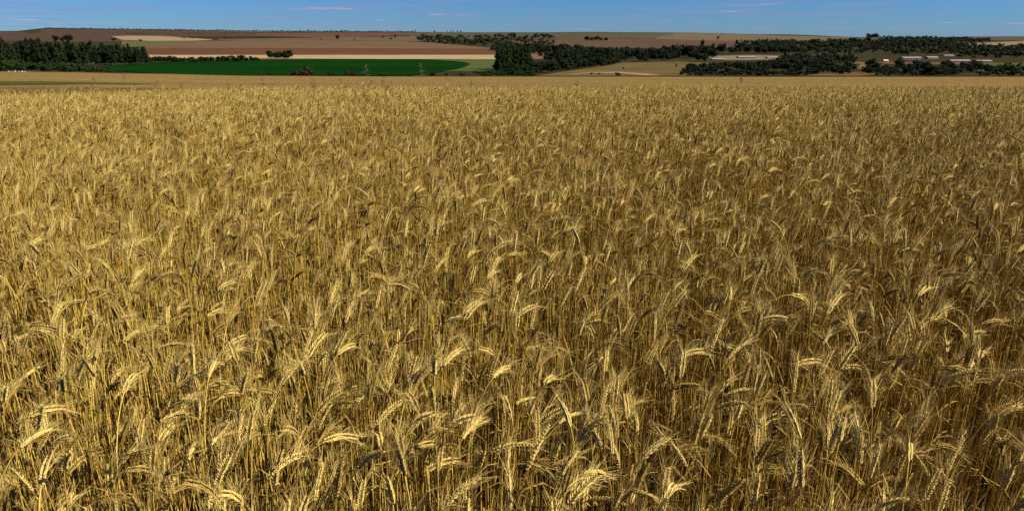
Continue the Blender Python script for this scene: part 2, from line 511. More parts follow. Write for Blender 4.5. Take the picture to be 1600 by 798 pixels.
STEM_A, STEM_B = V(.72, .495, .096), V(.22, .112, .016)
EAR_A, EAR_B = V(.76, .550, .160), V(.28, .166, .027)
LEAF_A, LEAF_B = V(.44, .290, .070), V(.14, .062, .013)
AWN_A, AWN_B = V(.74, .545, .180), V(.34, .212, .044)


def mixc(r, a, b, jit=.1, bias=1.0):
    t = r.random() ** bias; c = a * (1 - t) + b * t
    return c * (1 + r.uniform(-jit, jit))


def plant_curve(r, kind=None, L=None):
    """heading angle from the vertical along a stem, and along its ear"""
    if kind is None:
        k = r.random(); kind = 'upright' if k < .60 else ('arched' if k < .92 else 'nodding')
    th = {'upright': r.uniform(4, 36), 'arched': r.uniform(38, 76), 'nodding': r.uniform(88, 135)}[kind]
    th = math.radians(th)
    L = L or r.gauss(.715, .07)
    if kind == 'nodding': L += .03
    phi = r.gauss(.15, 1.15)
    return th, L, phi, kind


def bare_straw(r, base, lod, mb):
    """a stem whose top does not show: leaning straw below the ears, with its dry leaves"""
    L = r.uniform(.34, .74); phi = r.uniform(0, 2 * PI); a = math.radians(abs(r.gauss(0, 6)))
    b = V(*base)
    d = V(math.cos(phi) * math.sin(a), math.sin(phi) * math.sin(a), math.cos(a))
    q = V(r.gauss(0, .006), r.gauss(0, .006), 0)
    pts = [b, b + d * L * .5 + q, b + d * L]
    mb.tube(pts, [.0027, .0025, .0016], mixc(r, STEM_A, STEM_B, .15, .8))
    if r.random() < (.8 if lod == 0 else .4):
        lp = phi + r.gauss(0, .8); LL = r.uniform(.10, .22); el = r.uniform(.2, 1.4); dr = r.uniform(.4, 3.0)
        ld = V(math.cos(lp), math.sin(lp), 0); p = pts[2]; P = [p]; n = 4 if lod == 0 else 2
        for j in range(n):
            an = el - dr * (j + .5) / n
            p = p + (ld * math.cos(an) + V(0, 0, 1) * math.sin(an)) * LL / n; P.append(p)
        w = r.uniform(.0014, .0032); tw = r.uniform(-2, 2); sx = V(-ld[1], ld[0], 0)
        S = [unit(sx * math.cos(tw * j / n) + V(0, 0, 1) * math.sin(tw * j / n)) for j in range(n + 1)]
        mb.ribbon(P, [w * (1 - (j / n * .92) ** 2) for j in range(n + 1)], S, mixc(r, LEAF_A, LEAF_B, .2))


def build_plant(r, base, th, L, phi, lod, mb_stem, mb_ear, mb_awn, mb_leaf, leaves=True):
    d = V(math.cos(phi), math.sin(phi), 0); up = V(0, 0, 1)
    t0 = math.radians(r.uniform(0, 5)) * r.choice((1, 1, -1))
    ns = 9 if lod == 0 else 4
    pts = [V(*base)]
    s0 = .62 if th < 1.0 else .70
    wob = V(r.gauss(0, .004), r.gauss(0, .004), 0)
    p = pts[0]
    us = ([.25, .45, .6, .7, .78, .85, .92, .97, 1.0] if lod == 0 else [.5, .75, .9, 1.0])
    pu = 0.0
    for u in us:
        for q in range(3):
            uu = pu + (u - pu) * (q + .5) / 3
            k = max(0, (uu - s0) / (1 - s0))
            a = t0 + (th * .72 - t0) * k ** 1.8
            p = p + (d * math.sin(a) + up * math.cos(a)) * L * (u - pu) / 3
        pts.append(p + wob * math.sin(PI * u)); pu = u
    cs = mixc(r, STEM_A, STEM_B, .1, 1.3)
    if r.random() < .018: cs = V(.13, .22, .035)
    rr = [.0023 - .0009 * i / ns for i in range(ns + 1)]
    if lod: rr = [x * 1.15 for x in rr]
    mb_stem.tube(pts, rr, cs)
    # ear
    EL = r.gauss(.077, .012)
    ne = 13 if lod == 0 else 4
    roll = r.uniform(0, PI)
    a_ = th * .72
    p = pts[-1]
    ce = mixc(r, EAR_A, EAR_B) if not isinstance(mb_leaf, list) else mixc(r, EAR_A * 1.12, EAR_A * .6 + EAR_B * .4)
    ca = mixc(r, AWN_A, AWN_B) * .5 + ce * .5
    axis0 = V(-math.sin(phi), math.cos(phi), 0)
    spine = [p]
    for i in range(ne):
        u = (i + .5) / ne
        a = th * (.72 + .28 * u) + math.radians(22) * u * (1 if th > .6 else .3)
        t = d * math.sin(a) + up * math.cos(a)
        nrm = d * math.cos(a) - up * math.sin(a)
        side = axis0 * math.cos(roll) + nrm * math.sin(roll)
        bin_ = np.cross(t, side)
        size = .62 + .62 * math.sin(PI * min(1, (u * .86 + .14))) ** .7
        if lod == 0:
            for sg in (1, -1):
                q0 = p + t * (EL / ne) * (.5 if sg > 0 else 0) + side * sg * .0019
                for k in (-1, 1):
                    dd = unit(t + side * sg * .40 + bin_ * k * .26 + V(r.gauss(0, .05), r.gauss(0, .05), r.gauss(0, .05)))
                    aa = unit(side - dd * np.dot(side, dd)); bb = np.cross(dd, aa)
                    GL = .0128 * size * r.uniform(.85, 1.15)
                    mb_ear.grain(q0, dd, aa, bb, GL, .0021 * size, .0019 * size, ce * r.uniform(.88, 1.1))
                    if (i + k + sg) % 4 != 0 or u > .8:
                        al = r.uniform(.030, .054) * (1.05 - .25 * abs(u - .5))
                        e0 = q0 + dd * GL * .92
                        ad = unit(t * 1.0 + side * sg * r.uniform(.28, .55) + bin_ * k * r.uniform(.08, .36))
                        e1 = e0 + ad * al * .5
                        e2 = e1 + unit(ad + t * .10 + V(0, 0, r.uniform(-.2, .12))) * al * .5
                        sd = unit(np.cross(ad, V(r.gauss(0, 1), r.gauss(0, 1), r.gauss(0, 1))))
                        mb_awn.ribbon([e0, e1, e2], [.00040, .00033, .00013], [sd, sd, sd], ca)
        else:
            for sg in (1, -1):
                dd = unit(t + side * sg * .30)
                aa = unit(side - dd * np.dot(side, dd)); bb = np.cross(dd, aa)
                mb_ear.grain(p + side * sg * .002, dd, aa, bb, EL / ne * 1.55, .0040 * size, .0037 * size, ce * r.uniform(.85, 1.12))
                e0 = p + dd * EL / ne
                ad = unit(t + side * sg * r.uniform(.25, .5) + bin_ * r.uniform(-.35, .35))
                sd = unit(np.cross(ad, V(r.gauss(0, 1), r.gauss(0, 1), r.gauss(0, 1))))
                al = r.uniform(.025, .042)
                mb_awn.ribbon([e0, e0 + ad * al], [.0006, .0003], [sd, sd], ca)
        p = p + t * EL / ne
        spine.append(p)
    if lod == 0:
        mb_ear.tube([pts[-1], spine[ne // 2], spine[-1]], [.0014, .0018, .0008], ce)
    # dry leaves
    if leaves:
        nl = r.choice((1, 1, 2, 2)) if lod == 0 else (1 if r.random() < .6 else 0)
        for _ in range(nl):
            u = r.uniform(.25, .78)
            k = u * ns
            i = min(int(np.searchsorted(us, u)), len(us) - 1)
            b = pts[i] + (pts[i + 1] - pts[i]) * .5 if i + 1 < len(pts) else pts[i]
            lp = r.uniform(0, 2 * PI)
            ld = V(math.cos(lp), math.sin(lp), 0)
            LL = r.uniform(.09, .20)
            el = r.uniform(.5, 1.35); dr = r.uniform(1.2, 3.2)
            q = b.copy(); P = [q]; W = [.0022]; S = []
            nseg = 5 if lod == 0 else 3
            tw = r.uniform(-2.5, 2.5); w0 = r.uniform(.0016, .0032)
            for j in range(nseg):
                v = (j + .5) / nseg
                an = el - dr * v
                q = q + (ld * math.cos(an) + up * math.sin(an)) * LL / nseg
                P.append(q); W.append(w0 * (1 - (v * .9) ** 2) * (1 if lod == 0 else 1.3))
            sx = V(-ld[1], ld[0], 0)
            for j in range(nseg + 1):
                an = tw * j / nseg
                S.append(unit(sx * math.cos(an) + up * math.sin(an)))
            cl = mixc(r, LEAF_A, LEAF_B, .2)
            if r.random() < .012: cl = V(.07, .20, .03)
            if isinstance(mb_leaf, list):
                one = MB(); one.ribbon(P, W, S, cl); mb_leaf.append(one)
            else:
                mb_leaf.ribbon(P, W, S, cl)
    return pts[-1], spine[-1]


proto = bpy.data.collections.new('wheat_prototypes')     # not linked to the scene: only instanced
TILE0, TILE1 = .6, 1.0
NV0, NV1 = 9, 6
for k in range(NV0):
    r = random.Random(100 + k); mb = MB()
    for i in range(int(TILE0 ** 2 * 138)):
        th, L, phi, kd = plant_curve(r)
        build_plant(r, (r.uniform(-.5, .5) * TILE0, r.uniform(-.5, .5) * TILE0, 0), th, L, phi, 0, mb, mb, mb, mb)
    for i in range(int(TILE0 ** 2 * 360)):
        bare_straw(r, (r.uniform(-.5, .5) * TILE0, r.uniform(-.5, .5) * TILE0, 0), 0, mb)
    proto.objects.link(mb.obj('a_tile_%02d' % k, M_straw, link=False))
for k in range(NV1):
    r = random.Random(300 + k); mb = MB()
    for i in range(int(TILE1 ** 2 * 215)):
        th, L, phi, kd = plant_curve(r)
        build_plant(r, (r.uniform(-.5, .5) * TILE1, r.uniform(-.5, .5) * TILE1, 0), th, L, phi, 1, mb, mb, mb, mb)
    for i in range(int(TILE1 ** 2 * 300)):
        bare_straw(r, (r.uniform(-.5, .5) * TILE1, r.uniform(-.5, .5) * TILE1, 0), 1, mb)
    proto.objects.link(mb.obj('b_tile_%02d' % k, M_straw, link=False))



def patchy(X, Y):
    """crop height varies in patches a few metres across"""
    return 1 + .045 * math.sin(X * 1.7 + 1.1 * math.sin(Y * .9)) * math.sin(Y * 1.25 + .8 * math.sin(X * .6)) + .02 * math.sin(X * 4.1 + Y * 2.7)


pts_, var_, rot_, scl_ = [], [], [], []
NEAR_END = 8.4
r = random.Random(5)
y = -0.9
while y < NEAR_END:
    hw = max(1.6, .80 * y + .9)
    x = -hw - r.random() * .3
    while x < hw + .9:
        X = x + r.uniform(-.05, .05); Yp = y + r.uniform(-.05, .05)
        pts_.append((X, Yp, gz(X, Yp))); var_.append(r.randrange(NV0)); rot_.append(r.uniform(-.3, .3)); scl_.append(patchy(X, Yp) * r.uniform(.96, 1.05))
        x += TILE0
    y += TILE0
while y < 62:
    hw = .80 * y + 1.5
    step = TILE1 if y < 40 else 1.1
    x = -hw - r.random() * .5
    while x < hw + .5:
        s = x / y
        # behind the brow of the hill nothing shows in the middle and on the right
        if y < 30 or s < -.22:
            X = x + r.uniform(-.1, .1); Yp = y + r.uniform(-.1, .1)
            pts_.append((X, Yp, gz(X, Yp))); var_.append(NV0 + r.randrange(NV1)); rot_.append(r.uniform(-.35, .35)); scl_.append(patchy(X, Yp) * r.uniform(.96, 1.05))
        x += step
    y += step

me = bpy.data.meshes.new('wheat_field')
me.from_pydata(pts_, [], [])
a = me.attributes.new('variant', 'INT', 'POINT'); a.data.foreach_set('value', var_)
a = me.attributes.new('turn', 'FLOAT', 'POINT'); a.data.foreach_set('value', rot_)
a = me.attributes.new('size', 'FLOAT', 'POINT'); a.data.foreach_set('value', scl_)
wheat = bpy.data.objects.new('wheat_field', me)
COL.objects.link(wheat)
tag(wheat, 'ripe golden bearded wheat filling the field in front', kind='stuff')
ng = bpy.data.node_groups.new('wheat_instances', 'GeometryNodeTree')
ng.interface.new_socket('Geometry', in_out='INPUT', socket_type='NodeSocketGeometry')
ng.interface.new_socket('Geometry', in_out='OUTPUT', socket_type='NodeSocketGeometry')
gi = ng.nodes.new('NodeGroupInput'); go = ng.nodes.new('NodeGroupOutput')
ci = ng.nodes.new('GeometryNodeCollectionInfo'); ci.inputs['Collection'].default_value = proto
ci.inputs['Separate Children'].default_value = True; ci.inputs['Reset Children'].default_value = True
iop = ng.nodes.new('GeometryNodeInstanceOnPoints'); iop.inputs['Pick Instance'].default_value = True


def named(nm, typ):
    n = ng.nodes.new('GeometryNodeInputNamedAttribute'); n.data_type = typ; n.inputs['Name'].default_value = nm
    return n.outputs['Attribute']


comb = ng.nodes.new('ShaderNodeCombineXYZ')
ng.links.new(named('turn', 'FLOAT'), comb.inputs['Z'])
ng.links.new(gi.outputs[0], iop.inputs['Points']); ng.links.new(ci.outputs[0], iop.inputs['Instance'])
ng.links.new(named('variant', 'INT'), iop.inputs['Instance Index'])
ng.links.new(comb.outputs[0], iop.inputs['Rotation']); ng.links.new(named('size', 'FLOAT'), iop.inputs['Scale'])
ng.links.new(iop.outputs[0], go.inputs[0])
wheat.modifiers.new('instances', 'NODES').node_group = ng

# the far slope of the same field, seen as a smooth golden crop surface
M_farwheat = mat_ground('far_wheat', (.225, .145, .044), (.30, .195, .062), .05, stretch=(.12, 1, 1), c=(.14, .088, .026), fine=.8, bump=.35, rot=.12)
ys_ = np.concatenate([np.linspace(26, 60, 18)[:-1], np.geomspace(60, 318, 60)])
ss_ = np.linspace(-1.15, 1.15, 90)
fv = []
for Yk in ys_:
    for s in ss_:
        X = s * Yk
        edge = 0 if Yk < 312 else (Yk - 312) / 6 * .8
        fv.append((X, Yk, gz(X, Yk) + WHEAT_H - .14 - edge + (.1 if Yk > 62 else -.25)))
fw = mesh_obj('far_wheat_slope', fv, grid_faces(len(ss_), len(ys_)), M_farwheat, smooth=True)
tag(fw, 'smooth golden far slope of the wheat field down to the valley edge', kind='structure')


# ------------------------------------------------------------------ the nearest wheat plants, one by one
cp, sp = math.cos(PITCH), math.sin(PITCH)
KINDTXT = {
    'upright': ('upright bearded wheat ear among the nearest plants', 'nearest wheat plants with upright ears'),
    'arched': ('arching bearded wheat ear among the nearest plants', 'nearest wheat plants with arching ears'),
    'nodding': ('drooping bearded wheat ear among the nearest plants', 'nearest wheat plants with nodding ears'),
}
n_hero = 0


def hero(r, end, th, phi, label=None):
    """a wheat plant whose ear begins at the point end"""
    global n_hero
    end = V(*end)
    kind = 'upright' if th < .68 else ('arched' if th < 1.52 else 'nodding')
    seed = r.random()
    L = .8
    for _ in range(2):
        q = random.Random(seed)
        e, tip = build_plant(q, (0, 0, 0), th, L, phi, 1, MB(), MB(), MB(), [], False)
        g = gz(end[0] - e[0], end[1] - e[1])
        L *= (end[2] - g) / e[2]
    q = random.Random(seed)
    ms, me_, ma, ml = MB(), MB(), MB(), []
    e, tip = build_plant(q, (0, 0, 0), th, L, phi, 0, ms, me_, ma, ml, True)
    X, Y = end[0] - e[0], end[1] - e[1]
    o = empty('wheat_plant', (X, Y, gz(X, Y)))
    ms.obj('stem', M_straw, o)
    ear = me_.obj('ear', M_straw, o)
    ma.obj('beard', M_straw, ear)
    for m in ml:
        m.obj('leaf', M_straw, o)
    t, g = KINDTXT[kind]
    zr = EYE - end[2]; dp = end[1] * cp + zr * sp
    px = 800 + FPX * end[0] / dp; py = 399 + FPX * (zr * cp - end[1] * sp) / dp
    hx = ('far left', 'left of centre', 'centre', 'right of centre', 'far right')[max(0, min(4, int(px / 320)))]
    hy = 'along the bottom edge' if py > 690 else ('a little above the bottom edge' if py > 560 else 'in the lower middle of the field')
    tag(o, label or t.replace('among the nearest plants', hy + ', ' + hx), 'wheat', g)
    n_hero += 1


def hero_px(r, bx, by, tx, ty, label=None, zb=None):
    th2 = math.hypot(tx - bx, ty - by)
    zb = zb or .86 + r.uniform(-.02, .05)
    Y = (EYE - zb) / ratio(by)
    zb += gz(0, Y); Y = (EYE - zb) / ratio(by)
    dep = Y * cp + (EYE - zb) * sp
    X = (bx - 800) / FPX * dep
    k = dep / FPX
    rx, up_ = (tx - bx) * k, -(ty - by) * k
    fw = math.sqrt(max(0, .088 ** 2 - rx * rx - up_ * up_)) * r.choice((1, 1, -.6))
    d = unit(V(rx, up_ * sp + fw * cp, up_ * cp - fw * sp))
    th = math.acos(max(-1, min(1, d[2])))
    hero(r, (X, Y, zb), min(2.3, th / .95), math.atan2(d[1], d[0]), label)


r = random.Random(77)
for it in [
    (1003, 718, 1050, 672, 'pale wheat ear slanting up to the right, alone above a dark gap, bottom centre'),
    (876, 743, 911, 703, 'thick bright wheat ear tilted up to the right near the bottom centre edge'),
    (697, 790, 751, 733, 'long pale wheat ear slanting up to the right at the bottom edge, left of centre'),
    (643, 663, 689, 631, 'smooth pale wheat ear arching over right from a long bare curved neck'),
    (721, 687, 755, 651), (689, 575, 721, 540), (679, 587, 675, 560), (918, 627, 908, 571), (956, 711, 956, 655),
    (940, 703, 920, 659), (594, 698, 594, 652), (960, 794, 968, 751), (980, 655, 982, 611), (600, 611, 557, 608), (892, 667, 876, 623),
    (96, 532, 104, 492, 'broad fluffy pale wheat ear standing upright near the left side'),
    (376, 615, 392, 575), (438, 603, 470, 552), (187, 727, 223, 679, 'bright wheat ear tilted up to the right near the bottom left corner'),
    (44, 651, 96, 635), (326, 590, 322, 560), (422, 743, 478, 695, 'long bright wheat ear slanting right at the bottom edge, left of centre'),
    (326, 699, 350, 659), (64, 759, 44, 719), (100, 735, 123, 699), (374, 783, 370, 755), (342, 556, 386, 540), (193, 615, 185, 590),
    (414, 524, 440, 504), (1341, 540, 1323, 492), (1251, 687, 1239, 631), (1359, 747, 1367, 687), (1239, 572, 1291, 560), (1132, 568, 1168, 528),
    (1363, 639, 1379, 595), (1251, 763, 1263, 703), (1550, 671, 1542, 631), (1192, 500, 1267, 492), (1311, 691, 1339, 651),
    (540, 505, 557, 452), (805, 497, 842, 470), (905, 380, 888, 340), (893, 372, 903, 342), (505, 690, 552, 692), (640, 600, 655, 568),
    (1236, 460, 1262, 488), (1140, 470, 1150, 440), (1330, 520, 1322, 480), (1470, 600, 1500, 575), (30, 700, 60, 672), (250, 660, 300, 640),
    (560, 730, 600, 690), (1120, 640, 1150, 620), (1420, 720, 1450, 690), (1180, 700, 1200, 660), (800, 660, 790, 610), (770, 590, 800, 575),
    (1060, 560, 1110, 540), (480, 560, 500, 520), (275, 600, 290, 560), (1530, 560, 1560, 540), (150, 590, 140, 550), (850, 600, 880, 585),
]:
    hero_px(r, *it)
while n_hero < 296:
    Y = 1.12 + 2.1 * r.random() ** 1.3
    X = r.uniform(-.76, .76) * (Y * cp + .9 * sp)
    th, L, phi, kd = plant_curve(r)
    hero(r, (X, Y, r.uniform(.62, .86)), th, phi)

# ------------------------------------------------------------------ trees
def leaf_cards(r, lobes, n, size):
    """leaf clumps: small bent four-cornered faces through the outer part of every lobe"""
    w = np.array([l[3] * l[4] for l in lobes]); w = w / w.sum()
    g = np.random.default_rng(r.randrange(1 << 30))
    k = g.choice(len(lobes), n, p=w)
    Lb = np.array(lobes)[k]
    d = g.normal(size=(n, 3)); d /= np.linalg.norm(d, axis=1)[:, None]
    rad = g.uniform(.55, 1.08, n)[:, None]
    c = Lb[:, :3] + d * rad * np.stack([Lb[:, 3], Lb[:, 3], Lb[:, 4]], 1)
    nr = d + g.normal(size=(n, 3)) * .55; nr /= np.linalg.norm(nr, axis=1)[:, None]
    a = np.cross(nr, g.normal(size=(n, 3))); a /= np.linalg.norm(a, axis=1)[:, None]
    b = np.cross(nr, a)
    s = size * g.uniform(.55, 1.3, n)[:, None]
    q = [c + a * s, c + b * s * .8 + nr * s * .25, c - a * s * g.uniform(.6, 1.1, n)[:, None], c - b * s * .8 + nr * s * .25]
    v = np.stack(q, 1).reshape(-1, 3)
    f = np.arange(4 * n).reshape(n, 4)
    return v, f


def core(lobes, k=.62):
    v, f = [], []
    for l in lobes:
        b0 = len(v)
        for i in range(1, 4):
            ph = PI * i / 4
            for j in range(6):
                a_ = 2 * PI * j / 6 + i
                v.append((l[0] + l[3] * k * math.sin(ph) * math.cos(a_), l[1] + l[3] * k * math.sin(ph) * math.sin(a_), l[2] + l[4] * k * math.cos(ph)))
        t = len(v); v.append((l[0], l[1], l[2] + l[4] * k)); v.append((l[0], l[1], l[2] - l[4] * k))
        for j in range(6):
            j2 = (j + 1) % 6
            f.append((b0 + j, b0 + j2, t, t)); f.append((b0 + 12 + j2, b0 + 12 + j, t + 1, t + 1))
            for i in range(2):
                f.append((b0 + i * 6 + j, b0 + (i + 1) * 6 + j, b0 + (i + 1) * 6 + j2, b0 + i * 6 + j2))
    return np.array(v), np.array(f)


def crown_mesh(name, lobes, n, size, mat, seed):
    r = random.Random(seed)
    v1, f1 = leaf_cards(r, lobes, n, size)
    v2, f2 = core(lobes)
    me = bpy.data.meshes.new(name)
    fs = [tuple(x) for x in f1.tolist()] + [tuple(dict.fromkeys(x)) for x in (f2 + len(v1)).tolist()]
    me.from_pydata(np.concatenate([v1, v2]).tolist(), [], fs)
    me.materials.append(mat)
    return me


def trunk_mesh(name, lobes, r0, top, seed, mat=None):
    r = random.Random(seed)
    mb = MB()
    pts = [V(0, 0, -.03), V(r.gauss(0, .01), r.gauss(0, .01), top * .4), V(r.gauss(0, .02), r.gauss(0, .02), top * .75), V(0, 0, top)]
    mb.tube(pts, [r0, r0 * .75, r0 * .5, r0 * .2], (1, 1, 1), 6)
    for l in lobes[:6]:
        b = pts[1] + (pts[2] - pts[1]) * r.random()
        e = V(l[0], l[1], l[2])
        mb.tube([b, (b + e) / 2 + V(0, 0, -.02), e], [r0 * .45, r0 * .3, r0 * .1], (1, 1, 1), 4)
    me = bpy.data.meshes.new(name)
    me.from_pydata(mb.v, [], mb.f)
    me.materials.append(mat or M_dark)
    return me


ML_euc = mat_leaf('leaf_plantation', (.012, .020, .008), (.030, .045, .014))
ML_blk = mat_leaf('leaf_block', (.014, .030, .008), (.034, .058, .014))
ML_brd = mat_leaf('leaf_broad', (.009, .013, .007), (.038, .048, .016))
ML_shr = mat_leaf('leaf_shrub', (.014, .029, .007), (.036, .062, .012))
ML_dry = mat_leaf('leaf_dry_bush', (.030, .028, .014), (.060, .052, .022))

P = {}
for k in range(4):
    r = random.Random(900 + k)
    lb = [(r.gauss(0, .05), r.gauss(0, .05), .22 + .72 * i / 7, .15 - .09 * (i / 7) ** 2 + r.uniform(-.02, .03), .11) for i in range(8)]
    lb += [(r.uniform(-.13, .13), r.uniform(-.13, .13), r.uniform(.4, .8), .08, .08) for _ in range(4)]
    P['plantation', k] = (crown_mesh('crown', lb, 330, .034, ML_euc, k), trunk_mesh('trunk', lb, .016, .9, k))
    lb = [(r.gauss(0, .03), r.gauss(0, .03), .14 + .80 * i / 9, .10 - .05 * (i / 9) ** 3 + r.uniform(-.015, .02), .09) for i in range(10)]
    P['block', k] = (crown_mesh('crown', lb, 330, .030, ML_blk, 20 + k), trunk_mesh('trunk', lb, .012, .9, 20 + k))
    lb = [(r.uniform(-.27, .27), r.uniform(-.27, .27), r.uniform(.27, .78), r.uniform(.15, .24), r.uniform(.12, .19)) for i in range(9)] + [(0, 0, .5, .28, .30)]
    P['broad', k] = (crown_mesh('crown', lb, 420, .052, ML_brd, 40 + k), trunk_mesh('trunk', lb, .030, .65, 40 + k))
    lb = [(r.uniform(-.5, .5), r.uniform(-.5, .5), r.uniform(.25, .70), r.uniform(.2, .36), r.uniform(.18, .3)) for i in range(9)]
    P['shrub', k] = (crown_mesh('crown', lb, 380, .075, ML_shr, 60 + k), trunk_mesh('stem', lb, .03, .5, 60 + k))
    P['dry', k] = (crown_mesh('crown', lb, 360, .075, ML_dry, 80 + k), trunk_mesh('stem', lb, .03, .5, 80 + k))

NAMES = {'plantation': 'plantation_tree', 'block': 'poplar_like_tree', 'broad': 'broadleaf_tree', 'shrub': 'shrub', 'dry': 'dry_bush'}
CATS = {'plantation': 'tree', 'block': 'tree', 'broad': 'tree', 'shrub': 'shrub', 'dry': 'bush'}
NAMES['block'] = 'slender_tree'


def tree(kind, X, Y, h, label, group=None, wide=1.0, r=rnd):
    o = empty(NAMES[kind], (X, Y, gz(X, Y) - .1), r.uniform(0, 2 * PI))
    q_ = wide * r.uniform(.75, 1.3)
    o.scale = (h * q_ * r.uniform(.9, 1.12), h * q_ * r.uniform(.9, 1.12), h * r.uniform(.82, 1.16))
    c, t = P[kind, r.randrange(4)]
    for m, nm in ((c, 'crown'), (t, t.name.split('.')[0])):
        p = bpy.data.objects.new(nm, m); COL.objects.link(p); p.parent = o
    tag(o, label, CATS[kind], group)
    return o


def wood(kind, n, xa, xb, yt, yb, h0, h1, label, group, seed, wide=1.0, y0=325.0):
    """n trees rooted between two base rows; h0..h1 are heights in photograph pixels at their distance"""
    r = random.Random(seed)
    for i in range(n):
        x = xa + (xb - xa) * (i + r.random()) / n
        f = (x - xa) / (xb - xa)
        a_ = np.interp(f, np.linspace(0, 1, len(yt)), yt); b_ = np.interp(f, np.linspace(0, 1, len(yb)), yb)
        X, Y = spot(x, a_ + (b_ - a_) * r.random(), y0)
        ha = np.interp(f, np.linspace(0, 1, len(h0)), h0); hb = np.interp(f, np.linspace(0, 1, len(h1)), h1)
        tree(kind, X, Y, (ha + (hb - ha) * r.random()) * Y / FPX, label, group, wide, r)


# plantation and scrub at the left
wood('plantation', 110, -60, 232, (101, 101, 100.5, 100), (107, 107, 104, 101.5), (31, 32, 31, 29, 19), (35, 35, 35, 32, 23),
     'tall dark tree in the dense plantation at the left edge', 'trees of the dark plantation', 1, 1.15)
wood('shrub', 46, -30, 190, (108, 108, 109, 112.5), (112, 112.5, 113.5, 115), (13, 12, 9, 3), (20, 17, 13, 6),
     'green shrub in the thicket along the left edge of the wheat', 'shrubs along the wheat edge', 2, .95, 322)
wood('broad', 30, 234, 405, (97.5, 97, 95.5), (99, 98.5, 96.5), (8, 8, 7), (12, 11, 10),
     'small dark tree in the hedgerow left of the oval grove', 'hedgerow trees beside the green crop', 3, 1.5)
wood('broad', 10, 420, 455, (91.2,), (93,), (10,), (13,), 'dark tree in the small oval grove above the green crop', 'trees of the oval grove', 4, 1.4)
# bushes on the rim in front of the green crop
for x, yb, h, kd, wd, lb in [
    (423, 119, 7, 'dry', 1.0, 'small grey bush, leftmost of those on the wheat rim before the green crop'),
    (462, 119.5, 15, 'dry', .75, 'dark upright bush touching the biggest bush on the wheat rim'),
    (483, 119.5, 17, 'dry', 1.05, 'biggest dark round bush on the wheat rim before the green crop'),
    (520, 119.5, 11, 'shrub', .8, 'low green bush between the biggest bush and the leaning dark trees'),
    (543, 120, 14, 'dry', .6, 'leaning dark bush, left of the close pair on the wheat rim'),
    (552, 120, 15, 'dry', .55, 'leaning dark bush, right of the close pair on the wheat rim'),
    (598, 119.5, 6, 'shrub', 1.5, 'flat low dark bush alone below the middle of the green crop'),
    (572, 119.5, 8, 'shrub', .6, 'thin green bush just right of the leaning pair'),
    (641, 119, 4, 'dry', 1.0, 'tiny bush on the wheat rim right of the flat low bush'),
    (675, 118.6, 6, 'shrub', 1.3, 'low bush on the wheat rim below the round end of the green crop'),
    (697, 118.6, 6, 'dry', .9, 'small dry bush below the round end of the green crop, left of two'),
    (724, 118.8, 7, 'dry', 1.1, 'small dry bush below the round end of the green crop, right of two'),
    (965, 119, 7, 'dry', 1.0, 'round dark bush alone on the dry pasture rim'),
    (974, 108.5, 4.5, 'broad', 1.0, 'small lone tree in the middle of the dry pasture'),
    (1057, 104, 4, 'dry', .9, 'small bush at the far end of the dry pasture'),
    (924, 117, 5, 'dry', .7, 'scraggy little bush on the pale bank, left of two'),
    (936, 117.5, 5, 'dry', .8, 'scraggy little bush on the pale bank, right of two'),
    (527, 62.8, 9, 'broad', .8, 'tall dark lone tree on the pasture strip above the ploughed field'),
    (598, 60.8, 6, 'broad', .7, 'slim dark tree on the pasture strip, left of the close trio'),
    (611, 62.5, 4, 'broad', 1.2, 'squat round tree on the pasture strip, middle of the close trio'),
    (617.5, 60.8, 6, 'broad', .7, 'slim dark tree on the pasture strip, last of the close trio'),
    (554, 62.8, 3, 'broad', 1.2, 'small round tree on the pasture strip between the lone tree and the trio'),
    (502, 63.0, 2.5, 'broad', 1.2, 'tiny tree on the edge of the ploughed field left of the lone tree'),
    (822, 79, 14, 'broad', .95, 'big round dark tree standing above the orange soil patch'),
    (1122, 62.5, 5, 'broad', 1.2, 'lone round tree on the pale pinkish stubble slope'),
    (1097, 76, 13, 'broad', .55, 'tall narrow tree rising over the woods beside the purplish field'),
    (179, 65, 6.5, 'broad', 1.3, 'round dark tree at the corner of the pale beige field'),
    (219, 65, 3.5, 'broad', 1.8, 'low dark bushy tree below the pale beige field'),
    (649, 50.4, 3.5, 'broad', .6, 'tiny lone tree on the skyline right of the distant woods'),
]:
    X, Y = spot(x, yb)
    tree(kd, X, Y, h * Y / FPX, lb, None, wd)
wood('broad', 5, 1354, 1371, (59.6,), (60.3,), (5.5,), (7,), 'dark tree in the domed clump on the ridge skyline', 'trees of the domed skyline clump', 19, 1.5)
for x, h in ((679, 3), (699, 3), (704, 2.4), (708, 3.5), (715, 3.6), (720, 3.4)):
    X, Y = spot(x, 50.9)
    tree('broad', X, Y, h * Y / FPX, 'tiny tree in the row standing on the skyline above the olive hillside', 'skyline trees', .8)
wood('broad', 4, 82, 120, (65,), (66,), (9,), (11,), 'big rounded tree rising behind the dark plantation', 'trees behind the plantation', 5, 1.3)
